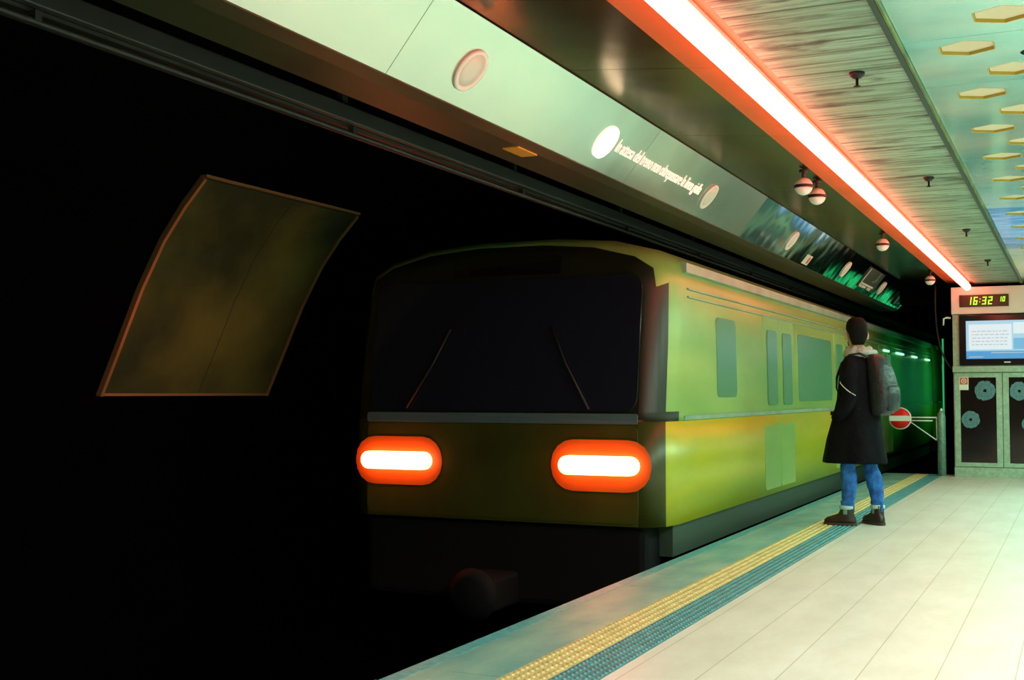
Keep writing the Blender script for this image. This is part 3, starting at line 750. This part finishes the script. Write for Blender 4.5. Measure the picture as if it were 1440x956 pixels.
# clock
ck = thing('digital_clock', 'dark digital clock showing 16:32 10 on the white kiosk header', 'clock', (KX + .095, KY - .022, 2.30))
bm = NB(); box(bm, 0, .625, -.012, 0, 0, .165, .004); obj('case', bm, M['clock'], ck)
SEG = {'0': 'abcdef', '1': 'bc', '2': 'abged', '3': 'abgcd', '6': 'afgedc', '5': 'afgcd'}
def digit(bm, ch, x, z, w_, h, th):
    sk = .12
    R = {'a': (0, w_, h - th, h), 'g': (0, w_, h / 2 - th / 2, h / 2 + th / 2), 'd': (0, w_, 0, th), 'f': (0, th, h / 2, h), 'e': (0, th, 0, h / 2), 'b': (w_ - th, w_, h / 2, h), 'c': (w_ - th, w_, 0, h / 2)}
    for s in SEG[ch]:
        a, b, c, d = R[s]; n0 = len(bm.verts)
        box(bm, x + a, x + b, -.016, -.0125, z + c, z + d)
    return
bm = NB(); xx = .10
for ch in '16:32':
    if ch == ':':
        box(bm, xx, xx + .012, -.016, -.0125, .06, .072); box(bm, xx, xx + .012, -.016, -.0125, .10, .112); xx += .035
    else: digit(bm, ch, xx, .03, .05, .105, .014); xx += .076
xx += .055
for ch in '10': digit(bm, ch, xx, .065, .032, .065, .010); xx += .045
for v in bm.verts: v.co.x += (v.co.z - .03) * .12
obj('digits', bm, M['led'], ck)
# screen
tv = thing('information_screen', 'large black-framed screen showing a white and blue page on the kiosk', 'screen', (KX + .09, KY - .045, 1.51))
bm = NB(); box(bm, 0, 1.35, 0, .06, 0, .68, .006); obj('frame', bm, M['gloss_black'], tv)
def scr(x0, x1, z0, z1, m, d=.004): 
    b = NB(); box(b, x0, x1, -d, -.0005 if d < .003 else -d + .0015, z0, z1); return b
pa = obj('display', scr(.085, 1.27, .085, .60, None, .002), M['scr_pale'], tv)
obj('page_block', scr(.12, .66, .21, .55, None), M['scr_white'], pa)
obj('page_block', scr(.68, 1.25, .42, .57, None), M['scr_white'], pa)
obj('page_block', scr(.68, 1.25, .21, .36, None), M['scr_mid'], pa)
obj('footer_block', scr(.085, 1.27, .085, .19, None), M['scr_blue'], pa)
bm = NB()
rnd = random.Random(3)
for r in range(5):
    x = .16
    while x < .60:
        l = rnd.uniform(.02, .06); box(bm, x, x + l, -.006, -.0045, .27 + r * .045, .282 + r * .045); x += l + .015
box(bm, .12, .30, -.006, -.0045, .105, .118); box(bm, .40, .80, -.006, -.0045, .160, .172)
obj('text_lines', bm, M['scr_grey'], pa)
bm = NB(); box(bm, .56, .64, -.002, 0, .03, .045); obj('maker_badge', bm, M['white'], tv)
# bracket lamp on the kiosk side
t = thing('hook_bracket', 'small white hook bracket on the left edge of the kiosk', 'bracket', (KX - .026, KY + .02, 2.16))
bm = NB(); tube(bm, [(.0, 0, 0), (-.05, -.02, .005), (-.085, -.03, -.01), (-.09, -.03, -.10)], [.013, .013, .012, .009], 10); obj('arm', bm, M['white'], t)
# hanging cable
bm = NB(); pts = []
P0, P1, P2, P3 = Vector((-1.78, 17.6, 2.62)), Vector((-1.80, 17.6, 2.1)), Vector((-1.76, 17.6, 1.65)), Vector((-1.575, 17.6, 1.46))
for k in range(17):
    s = k / 16; pts.append(P0 * (1 - s) ** 3 + P1 * 3 * s * (1 - s) ** 2 + P2 * 3 * s * s * (1 - s) + P3 * s ** 3)
tube(bm, pts, .012, 10); tag(obj('hanging_cable', bm, M['black']), 'black cable drooping from the ceiling to the kiosk side', 'cable')

# ------------------------------------------------------------------ no-entry gate
t = thing('post', 'rounded grey-green steel post at the platform end', 'post', (-1.71, 17.42, 0))
bm = NB(); lathe(bm, [(.055, 0), (.055, .80), (.048, .85), (.030, .885), (.001, .895)], 24); obj('shaft', bm, M['post'], t, True)
bm = NB(); lathe(bm, [(.018, .885), (.018, .91), (.010, .925), (.001, .928)], 12); obj('cap_knob', bm, M['white'], t, True)
bm = NB(); lathe(bm, [(.075, 0), (.075, .012), (.056, .014)], 24); obj('base_flange', bm, M['post'], t)
t = thing('no_entry_gate', 'white bracket arm carrying a round red no-entry sign beside the post', 'sign', (-1.772, 17.42, 0))
def bar(bm, a, b, r): tube(bm, [a, b], r, 8)
bm = NB(); bar(bm, (0, 0, .80), (-.36, 0, .80), .010); bar(bm, (-.05, 0, .755), (-.36, 0, .755), .009); bar(bm, (0, 0, .80), (0, 0, .50), .006)
bar(bm, (0, 0, .49), (-.36, 0, .75), .008);
obj('arm', bm, M['white'], t)
Rm = Matrix.Translation((-.475, -.012, .785)) @ Matrix.Rotation(PI / 2, 4, 'X')
bm = NB(); lathe(bm, [(.001, -.006), (.152, -.006), (.152, .004), (.001, .004)], 40, Rm); dsc = obj('disc', bm, M['white'], t)
bm = NB(); lathe(bm, [(.001, .0045), (.138, .0045), (.138, .006), (.001, .006)], 40, Rm); obj('red_face', bm, M['red'], dsc)
bm = NB(); box(bm, -.475 - .140, -.475 + .140, -.022, -.0185, .785 - .036, .785 + .036); obj('white_bar', bm, M['white'], dsc)

# ------------------------------------------------------------------ PERSON (local x = forward, y = his left)
MX, MY = -1.725, 10.72
ROT = math.radians(163)
man = thing('person', 'dark-haired person in long black coat and blue jeans watching the train from the yellow line', 'person', (MX, MY, 0), ROT); man.scale = (.977,) * 3
def ringstack(bm, spec, n=32, p=2.2, fold=0, fk=7, seed=0):
    rings = []
    for (cx, cy, z, rx, ry) in spec:
        r = ell_ring(cx, cy, z, rx, ry, n, 0, p)
        if fold:
            amt = fold * max(0, min(1, (1.35 - z) / .6))
            r = [Vector((cx + (v.x - cx) * (1 + amt * math.sin(fk * 2 * PI * k / n + seed + z * 2)), cy + (v.y - cy) * (1 + amt * math.sin(fk * 2 * PI * k / n + seed + z * 2)), v.z)) for k, v in enumerate(r)]
        rings.append(r)
    return loft(bm, rings)
# feet: left ahead, right behind and turned out
LF = Vector((.075, .115, 0)); RF = Vector((-.10, -.125, 0)); RTO = math.radians(-28); LTO = math.radians(14)
HIPL = Vector((0.0, .095, .90)); HIPR = Vector((-.01, -.095, .90))
KNL = Vector((.055, .115, .50)); KNR = Vector((-.045, -.115, .50))
# continuous body
me = bpy.data.meshes.new('body')
V = [(-.01, 0, .95), (-.01, 0, 1.15), (0, 0, 1.35), (0, 0, 1.47), (.015, -.005, 1.55), (.03, -.01, 1.63), (.03, -.01, 1.70),
     (0, .16, 1.43), (-.03, .215, 1.14), (.07, .215, .99), (.11, .19, .95),
     (0, -.16, 1.43), (-.03, -.215, 1.14), (.07, -.215, .99), (.11, -.19, .95),
     tuple(HIPL), tuple(KNL), (LF.x, LF.y, .10), (LF.x + .13, LF.y + .02, .04),
     tuple(HIPR), tuple(KNR), (RF.x, RF.y, .10), (RF.x + .11, RF.y - .05, .04)]
E = [(0, 1), (1, 2), (2, 3), (3, 4), (4, 5), (5, 6), (3, 7), (7, 8), (8, 9), (9, 10), (3, 11), (11, 12), (12, 13), (13, 14),
     (0, 15), (15, 16), (16, 17), (17, 18), (0, 19), (19, 20), (20, 21), (21, 22)]
RD = [.13, .12, .13, .09, .055, .055, .06, .055, .042, .034, .036, .055, .042, .034, .036, .078, .052, .036, .032, .078, .052, .036, .032]
me.from_pydata(V, E, []); body = bpy.data.objects.new('body', me); C.objects.link(body); body.parent = man
sk = body.modifiers.new('skin', 'SKIN'); sk.use_smooth_shade = True
lay = me.skin_vertices[0] if me.skin_vertices else None
if lay is None:
    bmx = bmesh.new(); bmx.from_mesh(me); bmx.verts.layers.skin.verify(); bmx.to_mesh(me); bmx.free(); lay = me.skin_vertices[0]
for i, r in enumerate(RD):
    lay.data[i].radius = (r, r)
lay.data[0].use_root = True
sub(body, 1)
dg = bpy.context.evaluated_depsgraph_get(); nm = bpy.data.meshes.new_from_object(body.evaluated_get(dg)); body.modifiers.clear(); body.data = nm
# head mesh joined into the body: sculpted rings, turned towards the tunnel
HY = math.radians(114) - ROT
def head_bm():
    bm = NB(); rings = []
    # z, front x, back x, half width
    for z, fx, bx, hw in ((1.515, .035, -.045, .052), (1.54, .05, -.052, .055), (1.565, .093, -.058, .058), (1.585, .098, -.072, .063), (1.61, .100, -.085, .069),
                          (1.64, .102, -.095, .073), (1.67, .100, -.100, .077), (1.70, .098, -.101, .079), (1.73, .092, -.096, .077), (1.755, .078, -.085, .070), (1.775, .055, -.065, .055), (1.788, .02, -.03, .028)):
        rings.append(ell_ring((fx + bx) / 2, 0, z, (fx - bx) / 2, hw, 28, 0, 2.15))
    loft(bm, rings)
    # nose
    tube(bm, [(.096, 0, 1.675), (.108, 0, 1.655), (.124, 0, 1.637), (.104, 0, 1.625)], [.007, .010, .014, .010], 10)
    tube(bm, [(.099, -.024, 1.592), (.104, 0, 1.594), (.099, .024, 1.592)], [.004, .007, .004], 8)
    for s in (-1, 1):
        tube(bm, [(.088, s * .032 - .01, 1.668), (.094, s * .032, 1.670), (.088, s * .032 + .01, 1.668)], [.006, .010, .006], 8)
        # ear
        e = [Vector((-.004 + .030 * math.cos(a) * .62, s * (.078 + .010 * math.sin(a * .5)), 1.650 + .033 * math.sin(a))) for a in [k * 2 * PI / 14 for k in range(14)]]
        e2 = [p + Vector((-.008, s * .014, .001)) for p in e]
        loft(bm, [e, e2])
    return bm
def headxf(o): o.location = (.015, -.004, .012); o.rotation_euler = (0, 0, HY)
hb = head_bm(); mt = Matrix.Translation((.015, -.004, .012)) @ Matrix.Rotation(HY, 4, 'Z'); bmesh.ops.transform(hb, matrix=mt, verts=hb.verts)
hb.from_mesh(body.data); nm = bpy.data.meshes.new('body'); hb.to_mesh(nm); hb.free(); nm.materials.append(M['skin'])
for p in nm.polygons: p.use_smooth = True
body.data = nm
# hair
bm = NB(); rings = []
for z, fx, bx, hw in ((1.572, -.015, -.076, .050), (1.60, -.015, -.093, .064), (1.635, -.022, -.106, .078), (1.665, -.020, -.113, .083), (1.69, .06, -.116, .087),
                      (1.715, .103, -.116, .090), (1.745, .106, -.112, .088), (1.775, .098, -.100, .080), (1.80, .075, -.078, .064), (1.815, .04, -.045, .040), (1.82, .01, -.012, .012)):
    rings.append(ell_ring((fx + bx) / 2, 0, z, (fx - bx) / 2, hw, 28, 0, 2.2))
loft(bm, rings)
hr = obj('hair', bm, M['hair'], man, True); headxf(hr)
bm = NB()
loft(bm, [ell_ring(.045, 0, 1.555, .050, .050, 24), ell_ring(.045, 0, 1.575, .059, .062, 24), ell_ring(.05, 0, 1.60, .054, .066, 24), ell_ring(.055, 0, 1.612, .048, .063, 24)])
bd = obj('beard', bm, M['hair'], man, True); headxf(bd)
# coat
bm = NB()
ringstack(bm, [(.045, 0, .545, .275, .235), (.045, 0, .56, .278, .238), (.04, 0, .75, .245, .228), (.02, 0, .95, .200, .212), (.005, 0, 1.10, .172, .200), (0, 0, 1.25, .152, .205),
               (-.005, 0, 1.37, .140, .212), (-.005, 0, 1.43, .120, .195), (0, 0, 1.475, .098, .150), (.005, 0, 1.505, .08, .095), (.005, 0, 1.515, .06, .065)], 40, 2.3, .035, 6)
ct = obj('coat', bm, M['coat'], man, True)
for s, nm_ in ((1, 'l'), (-1, 'r')):
    bm = NB()
    tube(bm, [(-.005, s * .135, 1.445), (-.01, s * .185, 1.40), (-.02, s * .215, 1.32), (-.035, s * .235, 1.20), (-.04, s * .245, 1.12), (.0, s * .245, 1.05), (.06, s * .235, .98), (.11, s * .215, .93)],
         [.055, .075, .076, .070, .068, .064, .060, .045], 18)
    sl = obj('sleeve', bm, M['coat'], ct, True)
    if s == 1:
        bm = NB(); pts = []
        for k in range(15):
            a = math.radians(20 + k * 9.5 * 1.0); ca = math.cos(a); sa = math.sin(a)
            c0 = Vector((-.030, .228, 1.262 - .065 * (1 - ca) * 1.0))
            pts.append(c0 + Vector((ca * .079, sa * .079, 0)))
        tube(bm, pts, .0045, 6); pp = obj('sleeve_piping', bm, M['pipe_line'], ct); pp['label'] = 'pale piping line round the sleeve'
# coat collar/pocket flap
bm = NB(); box(bm, .02, .15, .232, .242, .965, 1.0, .004); 
o = obj('pocket_flap', bm, M['coat'], ct)
# hood
bm = NB()
def hood_ring(z, r, thick, back, n=32):
    return None
rings = []
for cx, z, rx, ry in ((.02, 1.475, .095, .120), (.015, 1.50, .112, .132), (.01, 1.525, .112, .122), (.005, 1.55, .096, .100), (.005, 1.567, .080, .080), (.01, 1.56, .066, .066), (.01, 1.53, .06, .06)):
    r = ell_ring(cx, 0, z, rx, ry, 32)
    r = [Vector((v.x - (.035 if v.x < cx else 0) * min(1, (cx - v.x) / .08 if v.x < cx else 0), v.y, v.z + .012 * math.sin(k * 1.7) - (.02 if v.x < cx - .05 and z < 1.53 else 0))) for k, v in enumerate(r)]
    rings.append(r)
loft(bm, rings)
tube(bm, [(-.02, .105, 1.512), (-.09, .075, 1.512), (-.135, .01, 1.508), (-.125, -.06, 1.512), (-.06, -.11, 1.515)], [.018, .030, .036, .030, .018], 12)
tube(bm, [(-.03, .085, 1.54), (-.085, .055, 1.545), (-.105, -.01, 1.545), (-.08, -.07, 1.545)], [.012, .020, .024, .014], 10)
obj('hood', bm, M['hood'], man, True)
# jeans
for (hp, kn, ft, nm_) in ((HIPL, KNL, LF, 'l'), (HIPR, KNR, RF, 'r')):
    bm = NB(); an = Vector((ft.x - .005, ft.y, .15)); pts = []; rad = []
    for k in range(30):
        s = k / 29
        if s < .5: p = hp.lerp(kn, s * 2); r = .088 + (.062 - .088) * s * 2
        else: p = kn.lerp(an, s * 2 - 1); r = .062 + (.055 - .062) * (s * 2 - 1) + .012 * math.sin(PI * min(1, (s * 2 - 1) * 1.4))
        if s > .5: p = p + Vector((-.018 * math.sin(PI * (s * 2 - 1)), 0, 0))
        r += .003 * math.sin(k * 1.9) + (.004 * math.sin(k * 3.1) if s > .8 else 0)
        pts.append(p); rad.append(r)
    tube(bm, pts, rad, 18); jl = obj('jeans_leg', bm, M['jeans'], man, True)
    bm = NB(); tube(bm, [(an.x, an.y, .178), (an.x, an.y, .170), (an.x, an.y, .150), (an.x, an.y, .142)], [.057, .063, .063, .056], 18); obj('rolled_cuff', bm, M['cuff'], jl, True)
# boots
def boot(ft, ang, lab):
    b = thing('x', '', 'x'); bpy.data.objects.remove(b)
    bm = NB()
    rings = []
    for z, cx, rx, ry in ((.022, .052, .140, .048), (.045, .052, .140, .049), (.068, .042, .126, .047), (.085, .022, .095, .046), (.105, .0, .068, .046), (.135, -.008, .058, .046), (.168, -.010, .056, .048)):
        r = ell_ring(cx, 0, z, rx, ry, 28, 0, 2.5); rings.append(r)
    loft(bm, rings)
    o = obj('boot', bm, M['boot'], man, True); o.location = (ft.x, ft.y, 0); o.rotation_euler = (0, 0, ang)
    bm = NB(); loft(bm, [ell_ring(.052, 0, 0.0005, .143, .050, 28, 0, 2.6), ell_ring(.052, 0, .022, .146, .052, 28, 0, 2.6), ell_ring(.052, 0, .026, .138, .046, 28, 0, 2.6)])
    obj('sole', bm, M['sole'], o, False)
    bm = NB(); box(bm, -.072, -.064, -.012, .012, .12, .185, .003); obj('pull_tab', bm, M['jeans'], o)
    bm = NB(); box(bm, -.02, .015, .0445, .0485, .10, .16, .002); obj('elastic_gore', bm, M['post'], o)
boot(LF, LTO, ''); boot(RF, RTO, '')
# backpack: worn on his back, a thing of its own
bp = thing('backpack', 'black nylon backpack worn on the back of the person', 'backpack', (MX, MY, 0), ROT); bp.scale = (.977,) * 3
bm = NB()
rings = []
for z, d, hw, x0 in ((.965, .05, .10, -.17), (.985, .095, .130, -.17), (1.05, .140, .150, -.165), (1.15, .155, .155, -.155), (1.27, .145, .150, -.145), (1.38, .120, .138, -.135), (1.45, .090, .115, -.125), (1.49, .055, .085, -.115), (1.505, .02, .04, -.11)):
    rings.append(ell_ring(x0 - d / 2 - .0, -.01, z, d / 2 + .03, hw, 28, 0, 2.8))
loft(bm, rings); obj('bag_body', bm, M['pack'], bp, True)
bm = NB()
loft(bm, [ell_ring(-.305, -.01, z, r, hw, 22, 0, 2.8) for z, r, hw in ((1.0, .02, .07), (1.02, .04, .105), (1.12, .05, .115), (1.20, .042, .108), (1.235, .015, .08))]); obj('front_pocket', bm, M['pack'], bp, True)
for s in (-1, 1):
    bm = NB(); tube(bm, [(-.14, s * .09, 1.47), (-.07, s * .105, 1.505), (.02, s * .115, 1.495), (.10, s * .115, 1.42), (.145, s * .12, 1.30), (.14, s * .14, 1.20), (.06, s * .20, 1.08), (-.10, s * .18, 1.02)],
                    [.020, .024, .024, .022, .020, .012, .008, .008], 8, ell=.45); obj('strap', bm, M['pack'], bp, True)
bm = NB(); tube(bm, [(-.12, .03, 1.49), (-.14, .015, 1.535), (-.14, -.03, 1.535), (-.12, -.045, 1.49)], .007, 8); obj('grab_handle', bm, M['black'], bp)
